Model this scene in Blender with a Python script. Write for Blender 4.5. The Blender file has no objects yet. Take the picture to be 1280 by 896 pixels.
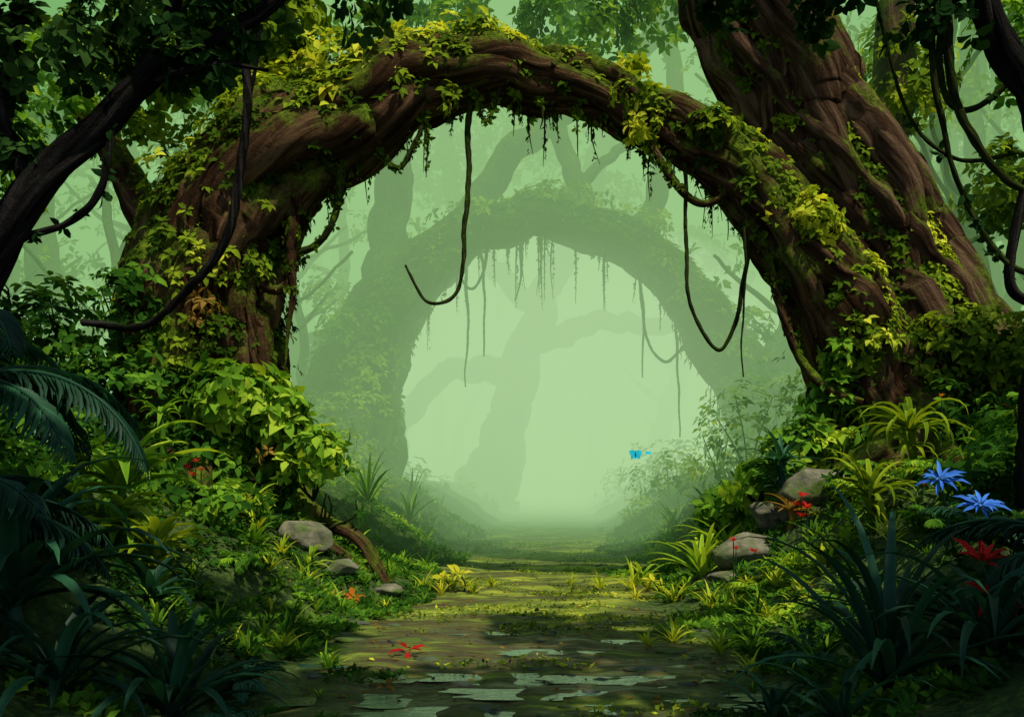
import bpy, math, random
import numpy as np
from mathutils import Vector
rng = np.random.default_rng(11)
scene = bpy.context.scene
TAU = 2*math.pi
SUN = np.array([.26,-.36,.88]); SUN/=np.linalg.norm(SUN)

# ------------------------------------------------------------------ materials
def new_mat(name):
    m = bpy.data.materials.new(name); m.use_nodes = True
    nt = m.node_tree
    for n in list(nt.nodes): nt.nodes.remove(n)
    out = nt.nodes.new('ShaderNodeOutputMaterial')
    return m, nt, out

def ramp(nt, stops, interp='LINEAR'):
    r = nt.nodes.new('ShaderNodeValToRGB'); cr = r.color_ramp; cr.interpolation = interp
    while len(cr.elements) < len(stops): cr.elements.new(0.5)
    for e, (p, c) in zip(cr.elements, stops):
        e.position = p; e.color = (c[0], c[1], c[2], 1)
    return r

def noise_n(nt, vec, scale, detail=4, rough=0.55):
    n = nt.nodes.new('ShaderNodeTexNoise'); n.inputs['Scale'].default_value = scale
    n.inputs['Detail'].default_value = detail; n.inputs['Roughness'].default_value = rough
    if vec is not None: nt.links.new(vec, n.inputs['Vector'])
    return n

def math_n(nt, op, a, b=None, clamp=False):
    m = nt.nodes.new('ShaderNodeMath'); m.operation = op; m.use_clamp = clamp
    for i, v in enumerate((a, b)):
        if v is None: continue
        if isinstance(v, (int, float)): m.inputs[i].default_value = v
        else: nt.links.new(v, m.inputs[i])
    return m.outputs[0]

def mix_n(nt, fac, a, b, blend='MIX'):
    m = nt.nodes.new('ShaderNodeMix'); m.data_type = 'RGBA'; m.blend_type = blend
    if isinstance(fac, (int, float)): m.inputs[0].default_value = fac
    else: nt.links.new(fac, m.inputs[0])
    for i, v in ((6, a), (7, b)):
        if isinstance(v, tuple): m.inputs[i].default_value = (v[0], v[1], v[2], 1)
        else: nt.links.new(v, m.inputs[i])
    return m.outputs[2]

def leaf_mat(name, stops, transl=0.35, gloss=False):
    m, nt, out = new_mat(name)
    at = nt.nodes.new('ShaderNodeAttribute'); at.attribute_name = 'tint'
    r = ramp(nt, stops); nt.links.new(at.outputs['Fac'], r.inputs['Fac'])
    if gloss:
        p = nt.nodes.new('ShaderNodeBsdfPrincipled'); p.inputs['Roughness'].default_value = .55
        p.inputs['Specular IOR Level'].default_value = .18
        nt.links.new(r.outputs['Color'], p.inputs['Base Color'])
    else:
        p = nt.nodes.new('ShaderNodeBsdfDiffuse'); nt.links.new(r.outputs['Color'], p.inputs['Color'])
    t = nt.nodes.new('ShaderNodeBsdfTranslucent')
    tc = mix_n(nt, 1.0, r.outputs['Color'], (1.5, 1.35, 0.6), 'MULTIPLY')
    nt.links.new(tc, t.inputs['Color'])
    mx = nt.nodes.new('ShaderNodeMixShader'); mx.inputs[0].default_value = transl
    nt.links.new(p.outputs[0], mx.inputs[1]); nt.links.new(t.outputs[0], mx.inputs[2])
    nt.links.new(mx.outputs[0], out.inputs['Surface'])
    return m

def bark_mat(name, dark, mid, light, moss=0.5, mossc=((0.02,0.05,0.006),(0.18,0.25,0.02))):
    m, nt, out = new_mat(name)
    at = nt.nodes.new('ShaderNodeAttribute'); at.attribute_name = 'bk'
    geo = nt.nodes.new('ShaderNodeNewGeometry')
    n1 = noise_n(nt, at.outputs['Vector'], 5.0, 7, 0.68)
    n2 = noise_n(nt, at.outputs['Vector'], 1.6, 3, 0.5)
    v = math_n(nt, 'ADD', math_n(nt, 'MULTIPLY', n1.outputs['Fac'], 0.7), math_n(nt, 'MULTIPLY', n2.outputs['Fac'], 0.3))
    r = ramp(nt, [(0.38, dark), (0.5, mid), (0.63, light)])
    nt.links.new(v, r.inputs['Fac'])
    sx = nt.nodes.new('ShaderNodeSeparateXYZ'); nt.links.new(geo.outputs['Normal'], sx.inputs[0])
    mn = noise_n(nt, geo.outputs['Position'], 1.3, 6, 0.7)
    mf = math_n(nt, 'ADD', math_n(nt, 'MULTIPLY', sx.outputs['Z'], 0.55), math_n(nt, 'MULTIPLY', math_n(nt, 'SUBTRACT', mn.outputs['Fac'], 0.5), 3.6))
    mf = math_n(nt, 'ADD', mf, moss-0.35)
    mf = math_n(nt, 'MULTIPLY', mf, 1.8, clamp=True)
    mc = noise_n(nt, geo.outputs['Position'], 11.0, 5, 0.8)
    mr = ramp(nt, [(0.38, mossc[0]), (0.66, mossc[1])]); nt.links.new(mc.outputs['Fac'], mr.inputs['Fac'])
    col = mix_n(nt, mf, r.outputs['Color'], mr.outputs['Color'])
    p = nt.nodes.new('ShaderNodeBsdfDiffuse')
    nt.links.new(col, p.inputs['Color'])
    bm = nt.nodes.new('ShaderNodeBump'); bm.inputs['Strength'].default_value = 1.0; bm.inputs['Distance'].default_value = 0.16
    nt.links.new(math_n(nt,'ADD',v,math_n(nt,'MULTIPLY',mc.outputs['Fac'],.4)), bm.inputs['Height']); nt.links.new(bm.outputs[0], p.inputs['Normal'])
    nt.links.new(p.outputs[0], out.inputs['Surface'])
    return m

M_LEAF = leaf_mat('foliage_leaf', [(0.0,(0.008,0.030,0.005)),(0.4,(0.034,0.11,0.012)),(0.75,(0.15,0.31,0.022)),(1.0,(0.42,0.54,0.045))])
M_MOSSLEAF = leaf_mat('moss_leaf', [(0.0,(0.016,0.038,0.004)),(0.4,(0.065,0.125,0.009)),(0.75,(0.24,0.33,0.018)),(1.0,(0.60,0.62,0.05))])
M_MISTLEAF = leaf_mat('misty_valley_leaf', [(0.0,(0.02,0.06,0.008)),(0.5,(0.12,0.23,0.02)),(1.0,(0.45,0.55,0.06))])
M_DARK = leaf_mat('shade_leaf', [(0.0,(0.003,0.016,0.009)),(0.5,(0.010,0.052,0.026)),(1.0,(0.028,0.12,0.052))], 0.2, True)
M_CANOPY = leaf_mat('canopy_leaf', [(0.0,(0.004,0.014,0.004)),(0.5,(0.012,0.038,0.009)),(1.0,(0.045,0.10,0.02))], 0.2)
M_RED = leaf_mat('red_petal', [(0.0,(0.20,0.008,0.008)),(1.0,(0.55,0.03,0.025))], 0.3)
M_ORANGE = leaf_mat('orange_leaf', [(0.0,(0.30,0.08,0.01)),(1.0,(0.60,0.22,0.03))], 0.3)
M_RUST = leaf_mat('rust_leaf', [(0.0,(0.10,0.07,0.015)),(1.0,(0.36,0.20,0.04))], 0.3)
M_YELLOW = leaf_mat('yellow_leaf', [(0.0,(0.3,0.32,0.02)),(1.0,(0.75,0.68,0.05))], 0.3)
M_BLUE = leaf_mat('blue_petal', [(0.0,(0.02,0.10,0.5)),(1.0,(0.10,0.30,0.9))], 0.3)
M_CYAN = leaf_mat('cyan_wing', [(0.0,(0.01,0.35,0.6)),(1.0,(0.03,0.6,0.85))], 0.3)
M_BARK = bark_mat('mossy_bark', (0.009,0.005,0.003), (0.055,0.030,0.015), (0.18,0.105,0.055), 0.40)
M_BARK2 = bark_mat('giant_bark', (0.010,0.006,0.004), (0.064,0.036,0.021), (0.20,0.125,0.075), 0.28)
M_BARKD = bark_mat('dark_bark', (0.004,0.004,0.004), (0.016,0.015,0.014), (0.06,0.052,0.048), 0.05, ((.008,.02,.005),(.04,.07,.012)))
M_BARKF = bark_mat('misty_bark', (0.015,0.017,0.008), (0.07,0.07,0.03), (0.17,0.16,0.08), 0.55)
M_VINE = bark_mat('vine_bark', (0.008,0.014,0.004), (0.030,0.042,0.012), (0.08,0.09,0.03), 0.45, ((.012,.03,.005),(.09,.14,.02)))

# ------------------------------------------------------------------ mesh builder
class MB:
    def __init__(s): s.v=[]; s.f=[]; s.t=[]; s.b=[]; s.n=0
    def add(s, v, f, t=None, b=None):
        v=np.asarray(v,float).reshape(-1,3); f=np.asarray(f,int)
        s.v.append(v); s.f.append(f+s.n)
        s.t.append(np.full(len(v),0.5) if t is None else np.broadcast_to(np.asarray(t,float),(len(v),)))
        s.b.append(v if b is None else b); s.n+=len(v)
    def build(s, name, mat, parent=None, smooth=True):
        me=bpy.data.meshes.new(name)
        V=np.concatenate(s.v)
        me.vertices.add(len(V)); me.vertices.foreach_set('co',V.ravel())
        idx=np.concatenate([f.ravel() for f in s.f])
        tot=np.concatenate([np.full(len(f),f.shape[1]) for f in s.f])
        st=np.concatenate([[0],np.cumsum(tot)[:-1]])
        me.loops.add(len(idx)); me.loops.foreach_set('vertex_index',idx.astype(np.int32))
        me.polygons.add(len(tot)); me.polygons.foreach_set('loop_start',st.astype(np.int32))
        me.polygons.foreach_set('loop_total',tot.astype(np.int32))
        me.polygons.foreach_set('use_smooth',np.full(len(tot),smooth))
        me.update(calc_edges=True)
        a=me.attributes.new('tint','FLOAT','POINT'); a.data.foreach_set('value',np.concatenate(s.t).astype(np.float32))
        a=me.attributes.new('bk','FLOAT_VECTOR','POINT'); a.data.foreach_set('vector',np.concatenate(s.b).astype(np.float32).ravel())
        ob=bpy.data.objects.new(name,me); scene.collection.objects.link(ob)
        me.materials.append(mat)
        if parent is not None: ob.parent=parent
        return ob

def empty(name):
    e=bpy.data.objects.new(name,None); scene.collection.objects.link(e); e.empty_display_size=0.3; return e

def unit(a): return a/np.maximum(np.linalg.norm(a,axis=-1,keepdims=True),1e-9)

_nd=[(unit(rng.normal(size=3))*s, rng.uniform(0,TAU)) for s in (1,1.3,1.7,2.1,2.7,3.3)]
def sn(p,scale=1.0,off=0.0):
    p=np.asarray(p)*scale; r=0
    for d,ph in _nd: r=r+np.sin(p@d+ph+off+1.1*np.sin(p@d[[1,2,0]]+off*2))
    return r/len(_nd)*1.6

def sm(t): t=np.clip(t,0,1); return t*t*(3-2*t)

def path_x(y): return 0.05*(np.clip(y,2,70)-5)
def height(x,y):
    x=np.asarray(x,float); y=np.asarray(y,float)
    d=x-path_x(y)
    w=1.8+0.25*np.sin(y*0.9)+0.15*np.sin(y*2.3+1)
    a=np.abs(d)-w
    bank=sm(a/3.1)
    h=bank*np.where(d>0,1.6,1.5)*(0.5+0.5*sm((y-4)/4.5))
    h=h+0.035*np.clip(a-5,0,60)
    p=np.stack([x,y,0*x],-1)
    h=h+ (0.12*sn(p,1.1)+0.06*sn(p,2.9,3))*sm((a+0.5)/1.5)
    h=h+0.028*sn(p,2.0,7)+0.014*sn(p,6.0,2)
    return h

# ------------------------------------------------------------------ tubes
def crom(P,n):
    P=np.asarray(P,float); m=len(P)
    A=np.vstack([2*P[0]-P[1],P,2*P[-1]-P[-2]])
    t=np.linspace(0,m-1,n); i=np.minimum(t.astype(int),m-2); u=(t-i)[:,None]
    p0,p1,p2,p3=A[i],A[i+1],A[i+2],A[i+3]
    return 0.5*((2*p1)+(-p0+p2)*u+(2*p0-5*p1+4*p2-p3)*u*u+(-p0+3*p1-3*p2+p3)*u**3)

class Path:
    def __init__(s,pts,rad,n,wob=0.0,seed=0.0):
        Q=np.column_stack([np.asarray(pts,float),np.asarray(rad,float)])
        Q=crom(Q,n); s.C=Q[:,:3]; s.r=np.maximum(Q[:,3],0.003)
        if wob:
            s.C=s.C+wob*np.stack([sn(s.C,1.7,seed),sn(s.C,1.7,seed+5),sn(s.C,1.7,seed+9)],-1)
        T=unit(np.gradient(s.C,axis=0)); s.T=T
        up=np.array([0,1,0.001]) if abs(T[0][1])<0.9 else np.array([1,0,0])
        N=[]; cur=up-T[0]*np.dot(up,T[0]); cur/=np.linalg.norm(cur)
        for t in T:
            cur=cur-t*np.dot(cur,t); cur=cur/np.linalg.norm(cur); N.append(cur)
        s.N=np.array(N); s.B=np.cross(T,s.N)
        s.L=np.concatenate([[0],np.cumsum(np.linalg.norm(np.diff(s.C,axis=0),axis=1))])
    def tube(s,mb,sides,ridge=0.0,nr=6,twist=0.5,seed=0.0,bump=0.0):
        n=len(s.C); th=np.linspace(0,TAU,sides,endpoint=False)
        TH,LL=np.meshgrid(th,s.L); R=s.r[:,None]*np.ones_like(TH)
        if ridge:
            a=TH+twist*LL
            f=0.5*np.abs(np.sin(nr*0.5*a+0.7*np.sin(LL*0.8+seed)))+0.3*np.sin((nr+3)*a+seed+1.2*np.sin(LL*0.5))+0.2*np.sin((2*nr+1)*a-LL*0.9+seed*2)
            R=R*(1+ridge*f)
        V=s.C[:,None,:]+R[...,None]*(np.cos(TH)[...,None]*s.N[:,None,:]+np.sin(TH)[...,None]*s.B[:,None,:])
        if bump:
            W=V.reshape(-1,3); o=sn(W,1.6,seed)+0.5*sn(W,3.9,seed+2)
            out=unit((V-s.C[:,None,:]).reshape(-1,3)); V=(W+out*(bump*o)[:,None]*np.repeat(s.r,sides)[:,None]).reshape(n,sides,3)
        rr=s.r.mean(); aa=TH+twist*LL
        bk=np.stack([np.cos(aa)*max(rr,.15)*1.6+seed,np.sin(aa)*max(rr,.15)*1.6,LL*0.16],-1)
        i=np.arange(n-1)[:,None]*sides; j=np.arange(sides)[None,:]; j2=(j+1)%sides
        F=np.stack([i+j,i+j2,i+sides+j2,i+sides+j],-1).reshape(-1,4)
        mb.add(V.reshape(-1,3),F,0.5,bk.reshape(-1,3))
        for ring,sg in ((0,-1),(n-1,1)):
            c=s.C[ring]+sg*s.T[ring]*s.r[ring]*0.6
            vv=np.vstack([V[ring],c[None]]); jj=np.arange(sides)
            ff=np.stack([jj,(jj+1)%sides,np.full(sides,sides)],-1)
            if sg<0: ff=ff[:,::-1]
            mb.add(vv,ff,0.5,np.vstack([bk[ring],bk[ring][:1]]))
        return s
    def strands(s,mb,k,turns,frac=0.34,off=0.78,sides=12,seed=0):
        n=len(s.C); rg=np.random.default_rng(seed)
        for q in range(k):
            ph=TAU*q/k+rg.uniform(-.3,.3); tt=np.linspace(0,1,n)
            a=ph+TAU*turns*tt*rg.uniform(.7,1.2)+0.5*np.sin(tt*9+q)
            o=off*(1+0.12*np.sin(tt*14+q*2))
            c=s.C+(s.r*o)[:,None]*(np.cos(a)[:,None]*s.N+np.sin(a)[:,None]*s.B)
            rr=s.r*frac*rg.uniform(.65,1.25)*(1+0.2*np.sin(tt*17+q))
            P=Path(c[::2],rr[::2],n//2*1+10); P.tube(mb,sides,0.12,4,0.8,q*1.7+seed)

def scatter_tube(P,n,up=0.6,thr=0.0,nsc=1.0,seed=0,off=1.03,dirv=(0,0,1)):
    rg=np.random.default_rng(seed)
    w=P.r*np.gradient(P.L); w/=w.sum()
    i=rg.choice(len(P.C),n*6,p=w); th=rg.uniform(0,TAU,n*6)
    nr=np.cos(th)[:,None]*P.N[i]+np.sin(th)[:,None]*P.B[i]
    p=P.C[i]+nr*(P.r[i]*off)[:,None]
    q=nr@unit(np.array(dirv,float))
    keep=(q+rg.normal(0,.35,len(q))>1-2*up)&(sn(p,nsc,seed)+rg.normal(0,.25,len(q))>thr)
    return p[keep][:n],nr[keep][:n]

# ------------------------------------------------------------------ leaves
LT_V=np.array([(0,0,0),(-.27,.33,.05),(.27,.33,.05),(0,.38,-.02),(-.2,.7,.02),(.2,.7,.02),(0,.72,-.06),(0,1,-.2)],float)
LT_F=np.array([(0,3,1),(1,3,6),(1,6,4),(4,6,7),(0,2,3),(2,6,3),(2,5,6),(5,7,6)])
LS_V=np.array([(0,0,0),(-.26,.45,.05),(.26,.45,.05),(0,1,-.12)],float)
LS_F=np.array([(0,3,1),(0,2,3)])
def leaves(mb,pos,dr,nrm,size,width,tint,small=False):
    V,F=(LS_V,LS_F) if small else (LT_V,LT_F)
    dr=unit(dr); u=unit(np.cross(dr,nrm)); w=np.cross(u,dr)
    N=len(pos); size=np.broadcast_to(size,(N,)); width=np.broadcast_to(width,(N,))
    X=pos[:,None,:]+size[:,None,None]*(V[None,:,0:1]*width[:,None,None]*u[:,None,:]+V[None,:,1:2]*dr[:,None,:]+V[None,:,2:3]*w[:,None,:])
    FF=(F[None]+ (np.arange(N)*len(V))[:,None,None]).reshape(-1,3)
    mb.add(X.reshape(-1,3),FF,np.repeat(np.broadcast_to(tint,(N,)),len(V)))

def stars(mb,P,Nr,k,size,tint,width=1.0,droop=0.3,cup=0.25,small=False,seed=0,fan=TAU):
    rg=np.random.default_rng(seed+int(abs(P[0,0])*1000)%9999)
    M=len(P); Nr=unit(Nr)
    a=unit(rg.normal(size=(M,3))); U=unit(np.cross(Nr,a)); W=np.cross(Nr,U)
    size=np.broadcast_to(size,(M,)); tint=np.broadcast_to(tint,(M,))
    for j in range(k):
        an=fan*j/k+rg.uniform(-.35,.35,M)
        d=np.cos(an)[:,None]*U+np.sin(an)[:,None]*W+Nr*(cup+rg.normal(0,.25,M))[:,None]
        d[:,2]-=droop
        s=size*rg.uniform(.6,1.2,M)
        leaves(mb,P+unit(d)*(s*0.12)[:,None],d,Nr+rg.normal(0,.2,(M,3)),s,width,np.clip(tint+rg.normal(0,.09,M),0,1),small)

def clump(mb,els,dens,k,size,tint=(0.15,0.6),width=1.0,droop=.3,small=False,seed=0,ncl=1.3,thr=-0.5):
    rg=np.random.default_rng(seed)
    for (x,y,z,rx,ry,rz) in els:
        M=int(dens*(rx*ry+ry*rz+rx*rz)/3*4)
        d=unit(rg.normal(size=(M,3))); rr=rg.uniform(.25,1,M)**0.45
        rr=rr*(1+0.22*sn(d*2.2,1.0,x+y))
        p=np.array([x,y,z])+d*rr[:,None]*np.array([rx,ry,rz])
        keep=sn(p,ncl,seed)>thr; p=p[keep]; d=d[keep]
        if len(p)<2: continue
        nr=d+np.array([0,0,.5])+rg.normal(0,.3,(len(d),3))
        t=tint[0]+(tint[1]-tint[0])*(0.5+0.35*sn(p,2.1,seed+3)+0.25*sn(p,5,seed)+rg.normal(0,.12,len(p)))
        stars(mb,p,nr,k,size*rg.uniform(.7,1.25,len(p)),np.clip(t,0,1),width,droop,.25,small,seed)

def twigs(mb,els,n,r=.02,seed=0):
    rg=np.random.default_rng(seed)
    for (x,y,z,rx,ry,rz) in els:
        c=np.array([x,y,z])
        for _ in range(n):
            d=unit(rg.normal(size=3)); d[2]=abs(d[2])
            e=c+d*np.array([rx,ry,rz])*.85; b=c-np.array([0,0,rz*.9]); m=(b+e)/2+rg.normal(0,.15,3)*rx
            Path([b,m,e],[r*1.5,r,r*.5],8).tube(mb,5)

def blades(mb,base,n,L,W,e0=(0.5,1.4),droop=1.3,tint=(.4,.7),seed=0,az=(0,TAU),seg=9,fold=.25):
    rg=np.random.default_rng(seed+int(abs(base[0])*977+abs(base[1])*131))
    for q in range(n):
        a=az[0]+(az[1]-az[0])*(q+rg.uniform(-.4,.4))/n; e=rg.uniform(*e0); l=L*rg.uniform(.6,1.2)
        dp=droop*rg.uniform(.7,1.3); p=np.array(base,float)+rg.normal(0,.02*L,3)*(1,1,.3); tn=rg.uniform(*tint)
        h=np.array([math.cos(a),math.sin(a),0]); sd=np.array([-math.sin(a),math.cos(a),0]); vs=[]; sw=rg.normal(0,.25); tt=[]
        for i in range(seg+1):
            s=i/seg; ee=e-dp*s*s*1.1-dp*.15*s
            t=h*math.cos(ee)+np.array([0,0,math.sin(ee)]); nn=-h*math.sin(ee)+np.array([0,0,math.cos(ee)])
            w=W*min(1,.35+s*2.2)*(1-s**2.2)**.8*.5 if s<1 else 0.001
            pp=p+sd*sw*l*s*s*.4
            vs+= [pp-sd*w+nn*w*fold*2, pp, pp+sd*w+nn*w*fold*2]
            tt+= [tn+.06,tn-.12,tn+.02]
            p=p+t*l/seg
        f=[]
        for i in range(seg):
            o=3*i; f+=[(o,o+1,o+4,o+3),(o+1,o+2,o+5,o+4)]
        mb.add(vs,f,np.clip(tt,0,1))

def frond(mb,base,az,e,L,droop,ll,n,tint,seed=0,lw=.35):
    rg=np.random.default_rng(seed)
    h=np.array([math.cos(az),math.sin(az),0]); sd=np.array([-math.sin(az),math.cos(az),0])
    p=np.array(base,float); C=[];T=[]
    for i in range(n+1):
        s=i/n; ee=e-droop*s
        t=h*math.cos(ee)+np.array([0,0,math.sin(ee)]); C.append(p.copy());T.append(t); p=p+t*L/n
    C=np.array(C);T=np.array(T)
    Path(C[::3],np.linspace(.014,.003,len(C[::3]))*L,len(C)).tube(mb,5)
    for sg in (-1,1):
        s=np.linspace(0,1,n+1)[2:]
        l=ll*np.sin(np.pi*(0.12+.86*s))**.7*rg.uniform(.85,1.1,len(s))
        d=T[2:]*rg.uniform(.7,1.1,(len(s),1))+sg*sd*.75; d[:,2]-=.25+rg.uniform(0,.35,len(s))
        up=np.cross(sd,T[2:])*-1
        leaves(mb,C[2:],d,up+sg*sd*-.2,l,lw,np.clip(tint+rg.normal(0,.1,len(s)),0,1))

# ================================================================== GROUND
def grid_axis(a,b,core0,core1,step,grow):
    core=np.arange(core0,core1,step); lo=[];hi=[]; s=step;x=core0
    while x>a: s*=grow; x-=s; lo.append(x)
    s=step;x=core[-1]
    while x<b: s*=grow; x+=s; hi.append(x)
    return np.concatenate([lo[::-1],core,hi])
gx=grid_axis(-400,400,-9,11,.08,1.12); gy=grid_axis(-60,600,3,30,.08,1.10)
GX,GY=np.meshgrid(gx,gy); GZ=height(GX,GY)
nx=len(gx); ny=len(gy)
g=MB(); i=np.arange(ny-1)[:,None]*nx; j=np.arange(nx-1)[None,:]
F=np.stack([i+j,i+j+1,i+nx+j+1,i+nx+j],-1).reshape(-1,4)
dd=np.abs(GX-path_x(GY)).ravel()
P3=np.stack([GX,GY,0*GX],-1).reshape(-1,3)
tn=sm((2.1-dd+0.8*sn(P3,1.3,4)+.3*sn(P3,4,1))/1.1)
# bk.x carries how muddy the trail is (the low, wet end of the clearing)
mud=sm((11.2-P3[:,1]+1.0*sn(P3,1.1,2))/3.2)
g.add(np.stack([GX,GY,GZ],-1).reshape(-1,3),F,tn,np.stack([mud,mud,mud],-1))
m,nt,out=new_mat('forest_floor')
geo=nt.nodes.new('ShaderNodeNewGeometry'); at=nt.nodes.new('ShaderNodeAttribute'); at.attribute_name='tint'
am=nt.nodes.new('ShaderNodeAttribute'); am.attribute_name='bk'
mp=nt.nodes.new('ShaderNodeMapping'); mp.inputs['Scale'].default_value=(0.55,1.9,1); mp.inputs['Rotation'].default_value=(0,0,.12); nt.links.new(geo.outputs['Position'],mp.inputs[0])
n1=noise_n(nt,mp.outputs[0],1.1,8,.68); n1.inputs['Distortion'].default_value=.6
n2=noise_n(nt,mp.outputs[0],3.5,6,.65); n3=noise_n(nt,geo.outputs['Position'],14,5,.7)
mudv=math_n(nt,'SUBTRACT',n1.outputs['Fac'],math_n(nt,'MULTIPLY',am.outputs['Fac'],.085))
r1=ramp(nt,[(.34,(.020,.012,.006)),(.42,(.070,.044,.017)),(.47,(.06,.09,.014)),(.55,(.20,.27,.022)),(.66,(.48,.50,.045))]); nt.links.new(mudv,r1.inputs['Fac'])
r2=ramp(nt,[(.38,(.020,.015,.008)),(.5,(.075,.065,.022)),(.62,(.16,.20,.03))]); nt.links.new(n2.outputs['Fac'],r2.inputs['Fac'])
pc=mix_n(nt,.36,r1.outputs['Color'],r2.outputs['Color'])
r3=ramp(nt,[(.3,(.010,.018,.005)),(.5,(.03,.06,.010)),(.7,(.09,.14,.02))]); nt.links.new(n3.outputs['Fac'],r3.inputs['Fac'])
c=mix_n(nt,at.outputs['Fac'],r3.outputs['Color'],pc)
p=nt.nodes.new('ShaderNodeBsdfPrincipled'); nt.links.new(c,p.inputs['Base Color']); p.inputs['Specular IOR Level'].default_value=.22
rr_=ramp(nt,[(.36,(.35,.35,.35)),(.46,(.9,.9,.9))]); nt.links.new(mudv,rr_.inputs['Fac']); nt.links.new(rr_.outputs['Color'],p.inputs['Roughness'])
b=nt.nodes.new('ShaderNodeBump'); b.inputs['Strength'].default_value=.9; b.inputs['Distance'].default_value=.09
hh=math_n(nt,'ADD',n2.outputs['Fac'],math_n(nt,'MULTIPLY',n3.outputs['Fac'],.5)); nt.links.new(hh,b.inputs['Height']); nt.links.new(b.outputs[0],p.inputs['Normal'])
nt.links.new(p.outputs[0],out.inputs['Surface'])
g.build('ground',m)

mw,nt,out=new_mat('puddle_water'); geo=nt.nodes.new('ShaderNodeNewGeometry')
p=nt.nodes.new('ShaderNodeBsdfPrincipled'); p.inputs['Base Color'].default_value=(.015,.055,.042,1); p.inputs['Roughness'].default_value=.07; p.inputs['Specular IOR Level'].default_value=.9
mp=nt.nodes.new('ShaderNodeMapping'); mp.inputs['Scale'].default_value=(1,4,1); nt.links.new(geo.outputs['Position'],mp.inputs[0])
n=noise_n(nt,mp.outputs[0],5,3); b=nt.nodes.new('ShaderNodeBump'); b.inputs['Strength'].default_value=.3; b.inputs['Distance'].default_value=.03
nt.links.new(n.outputs['Fac'],b.inputs['Height']); nt.links.new(b.outputs[0],p.inputs['Normal']); nt.links.new(p.outputs[0],out.inputs['Surface'])
pud=MB()
for (x,y,rx,ry,lv) in [(-.1,7.3,.7,.22,44),(.9,7.15,.7,.2,44),(.1,6.7,.6,.18,46),(-1.2,6.6,.55,.18,46),(1.2,6.3,.7,.18,46),(-.5,6.15,.6,.15,46),(-1.0,7.3,.4,.14,42),(1.65,7.7,.4,.14,42),(.3,8.2,.45,.13,38),(2.0,6.7,.4,.12,38),(-1.6,7.7,.3,.1,40),(.9,8.9,.4,.12,36),(-.4,9.4,.4,.11,34)]:
    k=64; a=np.linspace(0,TAU,k,endpoint=False); q=1+.2*np.sin(3*a+x*7)+.12*np.sin(5*a+y*3)+.08*np.sin(9*a+x)+.05*np.sin(14*a)
    X=x+rx*q*np.cos(a); Y=y+ry*q*np.sin(a); uu=np.random.default_rng(k).uniform(-1,1,(80,2))
    z=np.percentile(height(x+uu[:,0]*rx,y+uu[:,1]*ry),lv)+.003
    pud.add(np.vstack([np.stack([X,Y,np.full(k,z)],-1),[[x,y,z]]]),np.array([(i,(i+1)%k,k) for i in range(k)]))
pud.build('puddle_water',mw)

def stone_mat(name,a,bc,mossy=.5,mc=(.06,.10,.015)):
    m,nt,out=new_mat(name); geo=nt.nodes.new('ShaderNodeNewGeometry')
    n=noise_n(nt,geo.outputs['Position'],4,8,.65); r=ramp(nt,[(.35,a),(.65,bc)]); nt.links.new(n.outputs['Fac'],r.inputs['Fac'])
    n2=noise_n(nt,geo.outputs['Position'],2.2,5,.6); f=ramp(nt,[(.62-.25*mossy,(0,0,0)),(.75-.2*mossy,(1,1,1))]); nt.links.new(n2.outputs['Fac'],f.inputs['Fac'])
    c=mix_n(nt,f.outputs['Color'],r.outputs['Color'],mc)
    p=nt.nodes.new('ShaderNodeBsdfPrincipled'); nt.links.new(c,p.inputs['Base Color']); p.inputs['Roughness'].default_value=.8; p.inputs['Specular IOR Level'].default_value=.2
    b=nt.nodes.new('ShaderNodeBump'); b.inputs['Strength'].default_value=.8; b.inputs['Distance'].default_value=.06; nt.links.new(n.outputs['Fac'],b.inputs['Height']); nt.links.new(b.outputs[0],p.inputs['Normal'])
    nt.links.new(p.outputs[0],out.inputs['Surface']); return m
M_ROCK=stone_mat('mossy_rock',(.05,.05,.034),(.20,.19,.13),.55)
M_FLAT=stone_mat('flat_stone',(.025,.032,.025),(.08,.09,.07),.7)
def rock(mb,c,r,seed,n=22):
    th=np.linspace(0,TAU,n*2,endpoint=False); ph=np.linspace(-math.pi/2,math.pi/2,n)
    TH,PH=np.meshgrid(th,ph); d=np.stack([np.cos(PH)*np.cos(TH),np.cos(PH)*np.sin(TH),np.sin(PH)],-1).reshape(-1,3)
    q=1+.18*sn(d,1.5,seed)+.08*sn(d,4,seed)
    rg=np.random.default_rng(seed)
    for _ in range(14):
        a=unit(rg.normal(size=3)); lim=rg.uniform(.55,.8); dp=(d*q[:,None])@a; q=np.where(dp>lim,q*lim/np.maximum(dp,1e-3)*.98+q*.02,q)
    v=np.array(c)+d*q[:,None]*np.array(r)
    m2=n*2; i=np.arange(n-1)[:,None]*m2; j=np.arange(m2)[None,:]; F=np.stack([i+j,i+(j+1)%m2,i+m2+(j+1)%m2,i+m2+j],-1).reshape(-1,4)
    mb.add(v,F)
for k,(x,y,rx,ry,rz,dz) in enumerate([(-2.75,12.0,.42,.28,.28,.05),(-2.3,11.8,.3,.22,.16,.03),(-1.7,12.1,.3,.22,.12,.02),(3.15,11.9,.5,.35,.32,.06),(3.95,12.0,.55,.35,.4,.12),(3.6,12.3,.38,.3,.32,.06),(2.75,11.6,.25,.2,.12,.0)]):
    mb=MB(); rock(mb,(x,y,float(height(x,y))+dz),(rx,ry,rz),k+3,34); mb.build('mossy_rock',M_ROCK,None,True)
fs=MB()
for k in range(60):
    y=rng.uniform(5.6,10.5); x=path_x(y)+rng.uniform(-2.1,2.1); s=rng.uniform(.05,.24)
    rock(fs,(x,y,float(height(x,y))-.006),(s,s*.6,.02+.02*rng.random()),k+50,9)
fs.build('path_stones',M_FLAT)

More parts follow.
